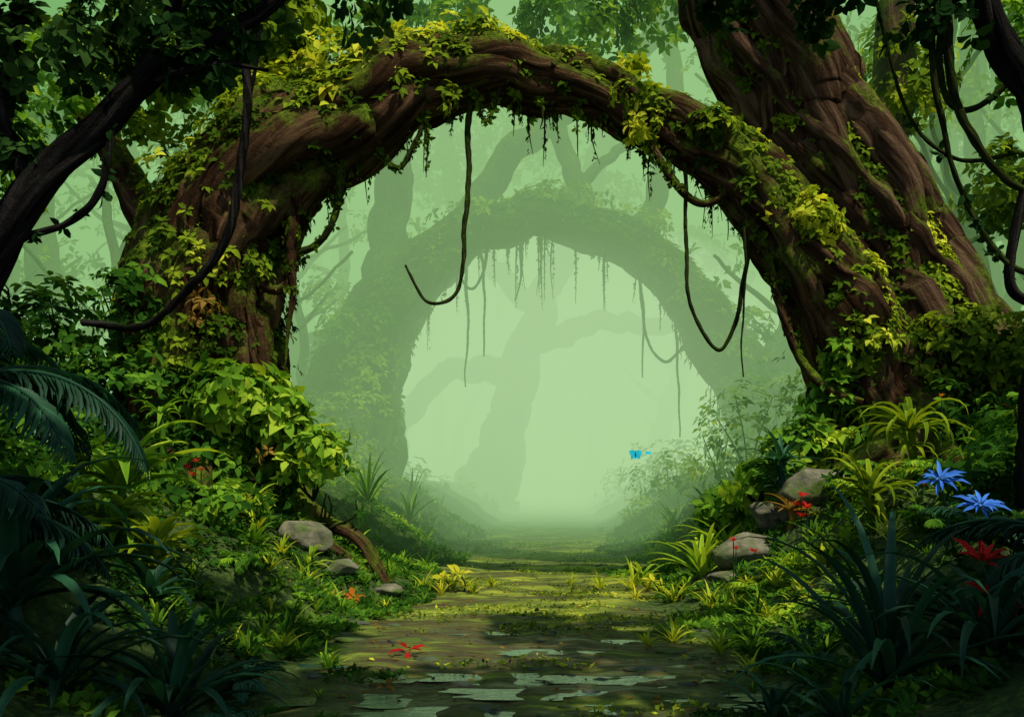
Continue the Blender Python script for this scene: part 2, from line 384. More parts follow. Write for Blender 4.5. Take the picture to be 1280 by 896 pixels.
# ================================================================== ARCH TREE
def roots(mb,x,y,r,n,L,seed,a0=0,a1=TAU,h0=1.0):
    rg=np.random.default_rng(seed)
    for q in range(n):
        a=a0+(a1-a0)*(q+.5)/n+rg.uniform(-.2,.2); l=L*rg.uniform(.6,1.2); pts=[];rr=[]
        for s in (0,.2,.4,.6,.8,1):
            aa=a+.5*math.sin(s*4+q); X=x+math.cos(aa)*(r*.35+l*s); Y=y+math.sin(aa)*(r*.35+l*s)
            z=float(height(X,Y))+h0*(1-s)**3+.04-.12*s; pts.append((X,Y,z)); rr.append(r*.33*(1-s)**.9+.03)
        Path(pts,rr,34,.04,q).tube(mb,14,.15,5,.5,q,.1)

arch=empty('mossy_arch_tree')
tb=MB()
A=Path([(-4.9,14.2,-.3),(-4.85,14.1,1.4),(-4.85,14,3.5),(-4.45,14,5.15),(-3.75,14,6.35),(-2.55,14,7.3),(-1.1,14,7.9),(.25,14,7.9),(1.5,13.9,7.55),(2.6,13.8,6.95),(3.5,13.7,6.3),(4.3,13.6,5.2),(5.05,13.6,4.1),(5.5,13.6,3.0),(5.9,13.6,1.6),(6.1,13.6,.2)],
       [1.6,1.3,1.05,.95,.84,.68,.52,.42,.37,.40,.46,.55,.60,.62,.75,.95],420,.13)
A.tube(tb,64,.22,7,.5,1.0,.14)
A.strands(tb,8,1.6,.38,.84,12,3)
roots(tb,-4.9,14.0,1.3,9,2.6,4)
roots(tb,6.0,13.5,.9,6,2.2,8,math.pi*.8,math.pi*2)
gz=lambda x,y:float(height(x,y))
Path([(-2.9,13.1,gz(-2.9,13.1)+.1),(-2.45,12.9,gz(-2.45,12.9)+.22),(-2.1,12.7,gz(-2.1,12.7)+.25),(-1.85,12.5,gz(-1.85,12.5)+.1),(-1.6,12.3,gz(-1.6,12.3)-.06)],[.12,.10,.09,.08,.03],60,.03).tube(tb,18,.25,5,.8,2,.12)
B1=Path([(-4.9,14.4,3.6),(-5.6,14.8,5.2),(-6.5,15.2,6.6),(-7.6,15.6,8.5)],[.4,.32,.26,.2],60,.06); B1.tube(tb,20,.15,5,.5,2,.1)
B2=Path([(-4.2,14.3,5.6),(-4.4,14.7,7.4),(-4.0,15,9.2),(-3.4,15.4,11)],[.4,.3,.25,.2],60,.06); B2.tube(tb,20,.15,5,.5,3,.1)
tb.build('trunk',M_BARK,arch)
lf=MB()
for (n,up,thr,sc,of,sd) in [(3300,.64,-.15,1.4,1.12,1),(1500,.45,-.3,2.2,1.3,2)]:
    p,nr=scatter_tube(A,n,up,thr,sc,sd,of)
    rk=np.random.default_rng(sd).random(len(p)); keep=(p[:,0]<1.2)|(rk<.36); keep&=(p[:,2]>.5)
    p=p[keep];nr=nr[keep]
    t=.38+.42*nr[:,2]+.36*sn(p,1.9,3); stars(lf,p,nr*.7+np.array([0,0,.5]),6,.14,np.clip(t,0,1),1.0,.35,.25,False,sd)  # upward-facing leaves tinted lighter: sun highlight put into the leaf colour
clump(lf,[(-3.6,14,7.4,1.1,.7,.6),(-2.5,13.9,8.0,1.1,.6,.5),(-1.1,13.9,8.4,1.2,.6,.4),(.3,13.9,8.35,.9,.5,.28),(-4.9,13.9,6.3,.9,.7,.7),(-5.3,13.9,5.2,.6,.6,.8),(1.6,13.8,7.95,.7,.4,.16)],100,6,.17,(.18,1.15),1.0,.35,seed=3,thr=-.3)  # bright tint range paints the sunlit look of the arch top
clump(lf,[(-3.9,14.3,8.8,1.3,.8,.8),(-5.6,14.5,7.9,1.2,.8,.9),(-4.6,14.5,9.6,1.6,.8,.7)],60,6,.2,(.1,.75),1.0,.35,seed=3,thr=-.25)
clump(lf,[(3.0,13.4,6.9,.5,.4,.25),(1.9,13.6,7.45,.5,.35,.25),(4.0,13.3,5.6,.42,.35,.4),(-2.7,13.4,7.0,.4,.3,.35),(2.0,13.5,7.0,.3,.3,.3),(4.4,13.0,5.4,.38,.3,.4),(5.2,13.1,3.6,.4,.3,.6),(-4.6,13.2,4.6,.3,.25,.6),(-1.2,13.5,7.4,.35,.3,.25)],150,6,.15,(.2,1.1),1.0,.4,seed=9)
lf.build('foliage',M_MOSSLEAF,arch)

def moss_strands(mb,lb,P,n,lmax,seed,i0=.1,i1=.9,r=.012):
    rg=np.random.default_rng(seed)
    for _ in range(n):
        i=int(len(P.C)*rg.uniform(i0,i1)); l=lmax*rg.uniform(.1,1)**2
        b=P.C[i]+np.array([0,rg.uniform(-.7,.5)*P.r[i],-P.r[i]*.8])
        Path([b,b+[rg.normal(0,.03),0,-l*.5],b+[rg.normal(0,.05),0,-l]],[r*1.6,r,r*.3],8).tube(mb,5)
        k=int(l*22)+4; s=rg.random(k); p=b-np.outer(s*l,[0,0,1]); d=rg.normal(0,.5,(k,3)); d[:,2]-=1
        leaves(lb,p,d,rg.normal(size=(k,3)),rg.uniform(.08,.18,k)*(1.3-s),.9,rg.uniform(.1,.6,k),True)
ms=MB();ml=MB()
moss_strands(ms,ml,A,100,1.0,5,.28,.72)
ms.build('moss_stems',M_VINE,arch); ml.build('hanging_moss',M_MOSSLEAF,arch)

# ================================================================== GIANT TREE
gt=empty('giant_leaning_tree'); tb=MB()
G=Path([(8.0,15.2,-.5),(7.7,15.1,.8),(7.2,15,2.2),(6.75,15,3.5),(6.2,15,4.8),(5.5,15,6.2),(4.8,15,7.7),(4.1,15,9.4),(3.5,15,11),(2.8,15,13.5)],
       [2.5,2.0,1.6,1.35,1.18,1.08,1.0,.95,.9,.8],340,.08)
G.tube(tb,110,.22,9,.28,2.0,.10)
G.strands(tb,12,.55,.24,.9,14,21)
roots(tb,7.9,15,2.4,11,3.2,14,math.pi*.75,math.pi*2.2,1.6)
Q1=Path([(5.9,15.6,5.2),(6.5,16,6.8),(6.9,16.3,8.3),(7.1,16.6,10.5)],[.5,.42,.36,.3],60,.08);Q1.tube(tb,22,.15,5,.4,3,.1)
Q2=Path([(4.3,15,9.2),(5.6,14.8,10.4),(7.4,14.5,11.2)],[.4,.3,.2],40,.08);Q2.tube(tb,16,.15,5,.4,3,.1)
tb.build('trunk',M_BARK2,gt)
lf=MB()
p,nr=scatter_tube(G,4800,.5,-.3,1.1,31,1.06,(.8,-.25,.5))
keep=(p[:,2]>1)&(p[:,1]<15.6); p=p[keep];nr=nr[keep]
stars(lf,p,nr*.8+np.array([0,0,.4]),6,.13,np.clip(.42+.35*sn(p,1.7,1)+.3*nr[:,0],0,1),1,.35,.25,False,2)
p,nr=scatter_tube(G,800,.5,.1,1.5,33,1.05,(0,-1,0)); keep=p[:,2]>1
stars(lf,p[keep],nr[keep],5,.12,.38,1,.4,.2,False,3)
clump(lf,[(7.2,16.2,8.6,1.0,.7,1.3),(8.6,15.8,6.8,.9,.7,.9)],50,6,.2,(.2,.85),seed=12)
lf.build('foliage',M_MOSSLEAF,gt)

# ================================================================== SECOND ARCH
a2=empty('mossy_arch_tree'); tb=MB()
A2=Path([(-5.6,28,-.5),(-5.4,28,2.2),(-4.9,28,4.6),(-3.7,28,7.2),(-2.1,28,8.9),(0,28,9.75),(1.75,28,9.7),(3.75,28,9.0),(5.25,28,7.5),(6.5,28,5.8),(7.75,28,4.0),(8.5,28,1.6),(8.9,28,-.4)],
        [2.2,1.7,1.3,.9,.7,.62,.58,.62,.7,.8,.9,1.1,1.6],240,.16)
A2.tube(tb,48,.18,7,.35,4,.12); A2.strands(tb,6,1.2,.38,.84,10,5)
for pts,rr in [([(-4.6,28.5,4.5),(-4.0,28.5,8),(-3.7,28.5,12),(-3.9,28.5,17)],[.8,.62,.5,.4]),
               ([(-4,28.5,6),(-1.6,29,10),(.6,29.5,13),(3.5,30,15),(6,30,18)],[.7,.5,.42,.35,.3]),
               ([(2.9,29,9.4),(1.8,29.5,12),(1.0,30,15)],[.35,.3,.25]),
               ([(3.9,29,9.2),(5.2,30,13),(5.6,31,18)],[.4,.3,.25]),
               ([(.4,29,9.8),(2.2,29.5,11.4),(4.4,29.5,13.5)],[.22,.18,.14]),
               ([(8,28.5,3),(9.5,29,8),(10,29,16)],[.8,.6,.4])]:
    Path(pts,rr,60,.22).tube(tb,20,.2,5,.3,1,.12)
tb.build('trunk',M_BARKF,a2)
lf=MB()
p,nr=scatter_tube(A2,3800,.62,-.3,.8,41,1.12)
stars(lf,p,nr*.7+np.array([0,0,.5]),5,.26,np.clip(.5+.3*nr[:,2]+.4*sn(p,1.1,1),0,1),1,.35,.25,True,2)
clump(lf,[(-1,28,9.9,1.6,1,.5),(1.5,28,10.4,1.5,.9,.5),(3.8,28,9.6,1.2,.8,.5),(-5,27.2,6.0,1.0,.8,1.4),(-5.8,27,3.4,1.2,.8,1.2),(7.2,27.4,6,.9,.8,1.2),(8.6,27.2,4,1.2,.8,1.2)],24,6,.28,(.2,1.1),small=True,seed=4)
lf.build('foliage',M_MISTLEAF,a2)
ms=MB();ml=MB(); moss_strands(ms,ml,A2,70,2.6,6,.3,.8,.02); ms.build('moss_stems',M_VINE,a2); ml.build('hanging_moss',M_MISTLEAF,a2)

# ================================================================== THIRD TREE
t3=empty('crooked_tree'); tb=MB()
for pts,rr in [([(-1.6,45,-.5),(-.9,45,1.6),(0,45,5.4),(1,45,8.8),(1.9,45,11.5),(3.4,45,14.5),(5,45,20)],[1.9,1.1,.9,.8,.7,.6,.5]),
               ([(.2,45,7),(-1.8,45,7.4),(-3.6,45,6.8),(-5.5,45,4.5),(-6.2,45,.5)],[.7,.55,.5,.55,.8]),
               ([(.9,45,8.2),(3.6,45,9.3),(6,45,9.3),(9,45,9.8),(12,45,12)],[.6,.45,.4,.35,.25]),
               ([(1.4,45,10.2),(-.8,45,12.2),(-2.8,45,15.5),(-3.5,45,20)],[.5,.45,.4,.3]),
               ([(-.2,44.5,5),(-1.8,44.5,2.4),(-3,44.5,-.3)],[.5,.45,.6])]:
    Path(pts,rr,70,.28).tube(tb,20,.2,5,.3,1,.14)
tb.build('trunk',M_BARKF,t3)
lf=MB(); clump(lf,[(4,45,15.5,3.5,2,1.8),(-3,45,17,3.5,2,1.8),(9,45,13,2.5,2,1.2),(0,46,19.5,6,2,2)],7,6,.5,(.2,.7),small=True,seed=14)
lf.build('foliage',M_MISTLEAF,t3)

# ================================================================== DISTANT FOREST
db=MB(); dl=MB(); rg=np.random.default_rng(77)
spots=[]; tries=0
while len(spots)<80 and tries<6000:
    tries+=1
    y=rg.uniform(19,80) if len(spots)<50 else rg.uniform(19,36); x=rg.uniform(-.62*y-4,.62*y+6)
    cor=7.5 if y<40 else 5.5
    if abs(x-path_x(y))<cor and y<72: continue
    if y<24 and abs(x)<9.5: continue
    if any((x-a)**2+(y-b)**2<5 for a,b in spots): continue
    spots.append((x,y))
for q,(x,y) in enumerate(spots):
    thin=q>=50
    H=rg.uniform(13,19); r=rg.uniform(.25,.6)*(.45 if thin else 1); z=float(height(x,y)); ln=rg.normal(0,1.8)
    pts=[(x,y,z-.3),(x+ln*.2,y,z+H*.25),(x+ln*.7+rg.normal(0,.5),y,z+H*.55),(x+ln*1.1,y,z+H)]
    T=Path(pts,[r*1.7,r,r*.8,r*.4],40,.15,q); T.tube(db,12,.15,5,.3,q)
    for b_ in range(rg.integers(2,5)):
        i=int(40*rg.uniform(.3,.85)); c=T.C[i]; a=rg.choice([0,math.pi])+rg.normal(0,.5); l=rg.uniform(2,4.5)
        e=c+np.array([math.cos(a)*l,math.sin(a)*l,l*rg.uniform(.4,1.1)]); mm=(c+e)/2+np.array([0,0,-.3*rg.random()*l*.5])
        Path([c,mm,e],[T.r[i]*.55,T.r[i]*.38,.05],22,.12,q+b_).tube(db,7)
        if rg.random()<.7: clump(dl,[(e[0],e[1],e[2],1.3,1.0,.7)],5 if y>40 else 10,5,.3 if y<40 else .45,(.2,1.),small=True,seed=q*7+b_,thr=-.2)
    if y>26: clump(dl,[(T.C[-1][0],y,z+H*.92,2.4,2.,1.4)],4,5,.5,(.15,.9),small=True,seed=q,thr=-.3)
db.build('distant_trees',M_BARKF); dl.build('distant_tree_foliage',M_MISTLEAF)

# ================================================================== SHRUBS
def shrub(name,els,dens,size,tint,mat,k=6,small=False,seed=0,tw=5,thr=-.5,width=1.0):
    e=empty(name); a=MB(); clump(a,els,dens,k,size,tint,width,small=small,seed=seed,thr=thr); a.build('leaves',mat,e)
    s=MB(); twigs(s,els,tw,.018*max(1,size*4),seed); s.build('stems',M_VINE,e); return e
shrub('shrub',[(-5.7,13.0,2.5,1.2,.9,1.3),(-6.9,13.2,3.5,1.1,.9,1.1),(-5.5,12.9,4.0,.6,.5,.8)],80,.17,(.05,.75),M_LEAF,seed=21)
shrub('shrub',[(-4.3,12.9,1.9,.9,.7,.7),(-3.5,12.9,1.6,.8,.6,.65),(-2.9,13.1,1.8,.5,.5,.55),(-2.7,12.8,1.2,.6,.35,.35)],90,.17,(.05,.75),M_LEAF,seed=22)
shrub('shrub',[(-3.9,12.7,2.85,.75,.45,.45),(-3.3,12.7,2.5,.5,.4,.35)],80,.27,(.5,1.05),M_LEAF,7,seed=23,thr=-.3)
shrub('shrub',[(-2.75,12.6,2.0,.45,.35,.4),(-3.4,12.5,1.8,.5,.35,.25)],90,.22,(.5,1.05),M_LEAF,7,seed=24,thr=-.2)
shrub('shrub',[(-7.6,12,2.3,1.6,1,1.5),(-6.0,11.4,1.9,1.1,.9,.7),(-8.5,13,4,1.4,1,1.3)],65,.18,(.0,.65),M_LEAF,seed=25)
shrub('shrub',[(-4.8,10.6,1.65,.9,.6,.4),(-3.6,10.6,1.3,.7,.5,.3),(-5.4,9.2,1.7,.8,.6,.4)],80,.14,(.05,.7),M_LEAF,seed=35)
shrub('shrub',[(6.5,13.2,3.4,1.0,.6,.9),(7.6,13,3.3,1.1,.7,1.0),(8.6,12.8,3.9,1,.8,1.2)],80,.17,(.0,.7),M_MOSSLEAF,seed=26)
shrub('shrub',[(6.4,12.8,2.4,1.0,.6,.6),(7.6,12.5,2.3,1.2,.7,.7)],80,.17,(.05,.65),M_LEAF,seed=27)
shrub('shrub',[(4.75,13.2,2.5,.5,.4,.7),(4.2,13,2.0,.6,.4,.5),(4.9,13.2,3.6,.35,.3,.6)],90,.2,(.35,1.05),M_LEAF,7,seed=28,thr=-.2)
shrub('shrub',[(3.5,12.7,1.6,.5,.4,.4),(3.1,13.4,1.2,.4,.4,.3)],90,.2,(.4,1.05),M_LEAF,7,seed=29,thr=-.2)
shrub('shrub',[(4.4,11.5,1.6,.4,.3,.22)],100,.13,(.1,.8),M_LEAF,6,seed=36)
shrub('shrub',[(5.6,9.5,1.8,1.0,.7,.4),(6.2,10.5,2.1,1.1,.8,.6),(4.8,9.0,1.6,.6,.5,.25)],75,.14,(.0,.6),M_LEAF,seed=30)
k=0
for (x,y,z,rx,ry,rz) in [(-4.8,20,1.8,1.8,1.1,1.4),(-6.2,18,2.2,1.3,1,1.5),(-3.4,22.5,1.1,1.2,1,.8),(-5.5,24,2.3,1.8,1.2,1.8),(5.2,19.5,2.2,1.3,1,1.6),(6.9,18.5,3.1,1.4,1,1.9),(4.4,23,1.4,1.2,1,1.0),(6.6,24,2.8,1.7,1.2,2),(4.9,27,1.4,1.3,1,1.1),
                          (-2.6,26,.6,.9,.8,.5),(3.8,26,.6,.8,.7,.5),(-4.2,33,1.2,2,1.2,1.4),(-2.6,39,.8,1.8,1,1),(6.0,34,1.6,2,1.2,1.7),(5.8,41,1.2,2,1.2,1.3),(-7,30,3,2,1.5,2),(9,30,3,2.5,1.5,2.5)]:
    shrub('shrub',[(x,y,z,rx,ry,rz),(x+rx*.6,y-.4,z*.6,rx*.7,ry*.7,rz*.6)],28 if y<30 else 14,.2 if y<30 else .32,(.2,1.1),M_MISTLEAF,5,True,seed=60+k,thr=-.45); k+=1

# ================================================================== VINES
def vine(pts,r0,r1,leafn=0,mat=M_VINE,wob=.06,seed=0,lm=M_MOSSLEAF,size=.1):
    e=empty('hanging_vine'); mb=MB(); n=26*len(pts)
    P=Path(pts,np.linspace(r0,r1,len(pts)),n,wob,seed); P.tube(mb,8,.25,3,4,seed,.2); mb.build('stem',mat,e)
    if leafn:
        lb=MB(); p,nr=scatter_tube(P,leafn,.9,-.2,2.0,seed+1,1.1)
        if len(p)>3: stars(lb,p,nr,3,size,.4,1,.5,.1,False,seed); lb.build('leaves',lm,e)
vine([(-2.25,13.6,7.3),(-2.2,13.6,6.85),(-1.75,13.6,6.33),(-1.45,13.6,6.8),(-1.35,13.6,7.5)],.035,.035,50,seed=1)
vine([(-.7,13.7,7.8),(-.68,13.7,6.5),(-.7,13.7,5.35),(-.82,13.7,4.5),(-1.3,13.7,4.3),(-1.6,13.7,4.85)],.045,.02,0,seed=2)
vine([(-2.6,13.6,7.2),(-2.62,13.6,6.0),(-2.95,13.6,5.2),(-3.5,13.6,5.0),(-3.95,13.5,5.2),(-4.2,13.6,5.7)],.055,.05,70,seed=3)
vine([(-3.15,13.6,7.0),(-3.25,13.4,5.6),(-3.35,13.4,4.6),(-3.4,13.4,3.2)],.15,.012,50,M_BARK,seed=4)
vine([(-3.85,13.3,5.8),(-3.85,13.2,4.6),(-3.8,13.2,3.2)],.11,.04,40,M_BARK,seed=5)
vine([(-3.85,13.2,4.9),(-3.65,13.3,4.45),(-3.4,13.4,4.5),(-3.3,13.4,5.0)],.06,.06,20,M_BARK,seed=6)
vine([(2.0,13.6,7.2),(2.15,13.5,6.6),(2.45,13.5,6.05),(2.9,13.5,5.8),(3.5,13.5,6.05),(3.8,13.5,6.1)],.06,.05,50,M_BARK,seed=7)
vine([(2.62,13.6,7.1),(2.62,13.5,5.4),(2.72,13.5,4.2),(3.12,13.5,3.55),(3.45,13.5,4.2),(3.52,13.5,5.4),(3.45,13.5,6.2)],.03,.03,0,seed=8)
vine([(3.5,13.4,6.1),(3.65,13.3,5.5),(3.9,13.2,4.4),(4.2,13.2,3.5),(4.6,13.0,2.9),(5.1,13.0,2.7)],.07,.05,40,M_BARK,seed=9)
vine([(3.35,13.4,6.4),(3.48,13.3,4.9),(3.42,13.3,3.2)],.025,.01,0,seed=19)
vine([(-.6,13.6,7.6),(-.38,13.6,7.05),(-.15,13.6,7.6)],.025,.025,30,seed=10)
vine([(1.0,13.7,7.6),(1.02,13.6,7.0),(1.0,13.6,6.5)],.02,.006,20,seed=50)
vine([(.4,13.7,7.7),(.5,13.6,7.1),(.46,13.6,6.85)],.02,.006,20,seed=51)
vine([(3.05,13.6,6.7),(3.2,13.5,6.0),(3.22,13.5,5.2)],.02,.006,14,seed=52)
vine([(-1.3,13.7,7.4),(-1.32,13.6,6.8),(-1.3,13.6,6.2)],.03,.006,20,seed=53)
vine([(-3.0,13.8,7.1),(-2.95,13.8,6.3),(-2.7,13.8,5.9),(-2.45,13.8,6.4),(-2.35,13.8,7.2)],.025,.025,20,seed=60)
vine([(1.5,13.8,7.4),(1.7,13.8,6.9),(2.1,13.8,6.75),(2.5,13.8,6.95)],.025,.025,16,seed=62)
vine([(-2.9,10,7.6),(-2.95,10,6.6),(-3.0,10,5.2),(-3.1,10,4.4),(-3.5,10,3.85),(-4.1,10.2,3.45),(-5,10.5,3.4)],.05,.035,0,M_BARKD,seed=11)
vine([(-2.82,10,7.6),(-2.86,10,6.2),(-3.05,10,4.9)],.022,.02,0,M_BARKD,seed=54)
vine([(3.6,8,6.6),(3.72,8,5.6),(3.93,8,4.5),(4.35,8,3.6),(4.9,8,3.4)],.024,.024,30,M_VINE,seed=12,lm=M_CANOPY)
vine([(3.78,8,6.6),(3.86,8,5.8),(4.07,8,4.75),(4.45,8,4.25),(4.9,8,4.1)],.04,.035,0,M_VINE,seed=13)
vine([(3.4,8.6,6.6),(3.75,8.6,5.2),(4.2,8.6,4.75),(4.9,8.6,4.8)],.018,.018,10,M_VINE,seed=55,lm=M_CANOPY)
vine([(3.95,8.3,6.6),(3.98,8.3,5.4),(4.15,8.3,5.0),(4.5,8.3,5.1),(4.8,8.3,5.6)],.03,.03,10,M_VINE,seed=64,lm=M_CANOPY)
vine([(-4.25,7,3.3),(-3.9,7,3.52),(-3.5,7,3.6),(-3.2,7,3.85),(-3.12,7,4.4)],.03,.025,10,M_BARKD,seed=14,lm=M_CANOPY)
vine([(6.4,18,9),(6.6,18,6.9),(8,18,6.1),(9.6,18,6.7),(10,18,8.5)],.05,.05,0,M_VINE,seed=56)
for q,(x,z0,x1,z1,y) in enumerate([(-1.5,8.9,-1.45,4.5,28),(-1.0,9.2,-.9,5.5,28),(3.9,8.6,4.1,4.8,28),(.2,9.2,.1,7.2,28),(5,7.5,5.2,3,28)]):
    vine([(x,y,z0),((x+x1)/2+.1,y,(z0+z1)/2),(x1,y,z1)],.05,.02,0,seed=30+q)
vine([(3.9,27.6,8.8),(4.1,27.6,6.2),(4.8,27.6,5.2),(5.4,27.6,6),(5.5,27.6,7.3)],.04,.04,0,seed=40)
vine([(-1.9,27.6,9),(-1.4,27.6,7.6),(-.9,27.6,8),(-.7,27.6,9.3)],.04,.04,0,seed=41)

# ================================================================== FOREGROUND TREES
lt=empty('slender_dark_tree'); tb=MB()
for pts,rr in [([(-4.9,7.2,-.2),(-4.6,7.1,1.5),(-4.3,7,2.9),(-3.85,7,3.75),(-3.3,7,4.35),(-2.8,7,4.85),(-2.0,7,5.3),(-1.2,7,5.9)],[.3,.22,.15,.12,.10,.075,.05,.04]),
               ([(-3.2,7,4.42),(-2.9,7,4.9),(-2.65,7,5.5),(-2.4,7,6.2)],[.06,.05,.04,.03]),
               ([(-3.8,7,3.85),(-3.95,7,4.6),(-3.8,7,5.5)],[.05,.04,.03]),
               ([(-2.9,7,4.75),(-2.4,7,4.85),(-1.9,7,4.8)],[.035,.025,.012])]:
    P=Path(pts,rr,90,.05); P.tube(tb,26,.22,6,1.2,1,.10)
    if len(pts)>5: P.strands(tb,4,1.5,.4,.75,10,4)
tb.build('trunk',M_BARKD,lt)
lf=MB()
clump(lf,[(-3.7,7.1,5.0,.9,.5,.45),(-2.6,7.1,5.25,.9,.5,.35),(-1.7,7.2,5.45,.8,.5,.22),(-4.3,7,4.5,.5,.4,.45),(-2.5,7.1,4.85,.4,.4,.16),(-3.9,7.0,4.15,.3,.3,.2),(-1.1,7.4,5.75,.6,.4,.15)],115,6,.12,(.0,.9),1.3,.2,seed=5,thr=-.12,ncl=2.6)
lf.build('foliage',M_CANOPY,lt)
rt=empty('twisted_dark_tree'); tb=MB()
for pts,rr in [([(5.0,8.2,-.2),(4.9,8.1,1.5),(4.75,8,2.9),(4.85,8,4.0),(4.7,8,4.9),(4.35,8,5.6),(4.1,8,6.3)],[.32,.25,.18,.15,.13,.12,.1]),
               ([(4.8,8,3.2),(4.45,8,3.35),(4.6,8,4.2),(4.75,8,4.6)],[.05,.04,.04,.03]),
               ([(4.7,8,4.8),(5,8,5.6),(5.2,8,6.5)],[.12,.1,.08])]:
    P=Path(pts,rr,90,.05); P.tube(tb,26,.22,6,1.2,1,.10)
    if len(pts)>5: P.strands(tb,4,1.5,.4,.75,10,4)
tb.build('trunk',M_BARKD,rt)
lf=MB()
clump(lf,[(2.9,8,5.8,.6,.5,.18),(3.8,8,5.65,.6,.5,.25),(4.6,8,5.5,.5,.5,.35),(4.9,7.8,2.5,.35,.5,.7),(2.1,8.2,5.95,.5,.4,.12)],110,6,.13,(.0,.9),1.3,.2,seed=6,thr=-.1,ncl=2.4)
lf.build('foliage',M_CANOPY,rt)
ov=MB(); rg=np.random.default_rng(3); els=[]  # unseen canopy added overhead to shade the foreground and dapple the sun
gaps=[(-3.0,14,8.0,1.4),(-1.0,14,8.2,1.5),(.8,14,8.0,1.2),(2.4,14,7.4,.9),(-3.6,12.6,2.6,1.4),(-.3,13.0,0,1.9),(1.4,13.2,0,1.9),(.6,11.8,0,1.0),(-3.8,8.7,1.5,1.0),(6.2,15,6.3,1.2),(5.4,14.4,7.6,1.0),(2.9,12.4,1.0,1.4),(4.0,10,1.3,.8),(4.3,13.2,5.5,.8),(4.9,11,2.2,.7),(-.9,8.2,0,.4),(-4.9,14,5.5,1.0),(4.0,8,1.5,.7),(-2.6,10.8,.7,.7)]  # spots kept sunlit: canopy is left open along their sun line
zc=13.0
for gx_ in np.arange(-12,15,1.5):
    for gy_ in np.arange(-9,12,1.5):
        x=gx_+rg.uniform(-.5,.5); y=gy_+rg.uniform(-.5,.5); z=zc+rg.uniform(-.6,.9)
        ok=True
        for (tx,ty,tz,tr) in gaps:
            f=(z-tz)/SUN[2]; px=tx+SUN[0]*f; py=ty+SUN[1]*f
            if (px-x)**2+(py-y)**2<(tr+.75)**2: ok=False
        front=(y<4.6)
        if ok and rg.random()<(.95 if front else .42): els.append((x,y,z,1.2,1.05,.45))
clump(ov,els,10,6,.44,(.2,.8),1.3,seed=91,small=True,thr=-.9)
ov.build('shade_canopy',M_CANOPY)
shr=MB(); clump(shr,[(1.3,17.5,10.6,1.6,.8,.8),(3.2,17.5,10.8,1.2,.8,.7),(-.8,18,10.8,1.5,.8,.7),(-3,18,10.2,1.5,.8,1.0),(-5.2,17,9.4,1.6,.9,1.1),(-7.6,15.6,8.6,1.8,1,1.2),(-9.2,15,7,1.4,1,1.2),(9.3,15.5,9.2,1.6,1,1.3),(0.5,19,11.8,3,1,.6)],42,6,.2,(.25,1.0),seed=93,thr=-.15)
shr.build('shade_canopy',M_LEAF)

# ================================================================== PLANTS
def plant(name,x,y,z,n,L,W,e0,dr,tint,mat,seed=0,az=(0,TAU)):
    mb=MB(); zz=float(height(x,y)); zz0=zz-.02 if z is None else z
    blades(mb,(x,y,zz0),n,L,W,e0,dr,tint,seed,az)
    if z is not None and z>zz+.05:
        Path([(x,y,zz-.1),(x+.03,y,(zz+z)/2),(x,y,z+.02)],[.06,.05,.04],10).tube(mb,8)
        if z>zz+.25:
            for q in range(3): blades(mb,(x,y,zz+(z-zz)*(.2+.25*q)),8,L*.6,W*.8,(0,1),dr,tint,seed+q)
    mb.build(name,mat)
plant('arching_leaf_plant',-3.75,8.6,1.5,28,1.0,.17,(.15,1.25),1.6,(.65,1.0),M_LEAF,1)
plant('arching_leaf_plant',-3.3,8.3,.95,20,.6,.12,(.2,1.2),1.4,(.45,.8),M_MOSSLEAF,2)
plant('arching_leaf_plant',4.0,10,1.4,38,.8,.07,(.1,1.3),1.6,(.35,.85),M_MOSSLEAF,3)
plant('arching_leaf_plant',4.9,11,2.2,30,.9,.08,(.2,1.2),2.0,(.35,.8),M_MOSSLEAF,4)
plant('arching_leaf_plant',-4.7,12,2.45,18,.45,.08,(.1,1.2),1.6,(.4,.8),M_LEAF,5)
plant('fan_leaf_plant',3.7,12.3,1.85,24,.6,.07,(-.1,1.3),.8,(.5,1),M_DARK,6)
plant('bromeliad',3.65,11.75,1.2,18,.42,.06,(.1,1.2),.8,(0,1),M_RUST,7)
plant('arching_leaf_plant',2.6,12.2,None,24,.85,.085,(.4,1.4),1.0,(.75,1),M_LEAF,8)
plant('arching_leaf_plant',3.1,12.9,None,20,1.0,.1,(.4,1.4),1.0,(.7,1),M_LEAF,9)
plant('arching_leaf_plant',5.6,10.6,1.9,20,.6,.08,(.2,1.2),1.5,(.3,.75),M_LEAF,19)
for q,(x,y,n,L,W,t) in enumerate([(-4.9,10.9,18,.7,.11,.75),(-3.0,10.4,16,.45,.08,.7),(-2.6,11.5,16,.45,.06,.9),(3.3,10.8,18,.5,.06,.8),(2.3,11.8,16,.4,.05,.95),(4.7,9.2,18,.6,.08,.6),(-3.5,11.8,18,.55,.09,.85),(-4.4,9.8,16,.6,.10,.65),(2.0,13.8,14,.6,.07,.9),(5.6,12.0,18,.7,.09,.75),(-2.4,13.6,14,.6,.07,.8)]):
    plant('arching_leaf_plant',x,y,None,n,L,W,(.3,1.35),1.3,(t-.15,min(1,t+.15)),M_LEAF,100+q)
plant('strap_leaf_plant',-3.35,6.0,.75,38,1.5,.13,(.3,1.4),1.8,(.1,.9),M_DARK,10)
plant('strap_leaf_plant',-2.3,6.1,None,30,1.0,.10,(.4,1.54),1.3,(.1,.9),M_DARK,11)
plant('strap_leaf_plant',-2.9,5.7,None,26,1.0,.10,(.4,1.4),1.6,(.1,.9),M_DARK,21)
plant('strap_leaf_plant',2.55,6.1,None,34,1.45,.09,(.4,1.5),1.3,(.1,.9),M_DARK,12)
plant('strap_leaf_plant',3.2,6.0,None,34,1.15,.09,(.3,1.45),1.6,(.1,.9),M_DARK,13)
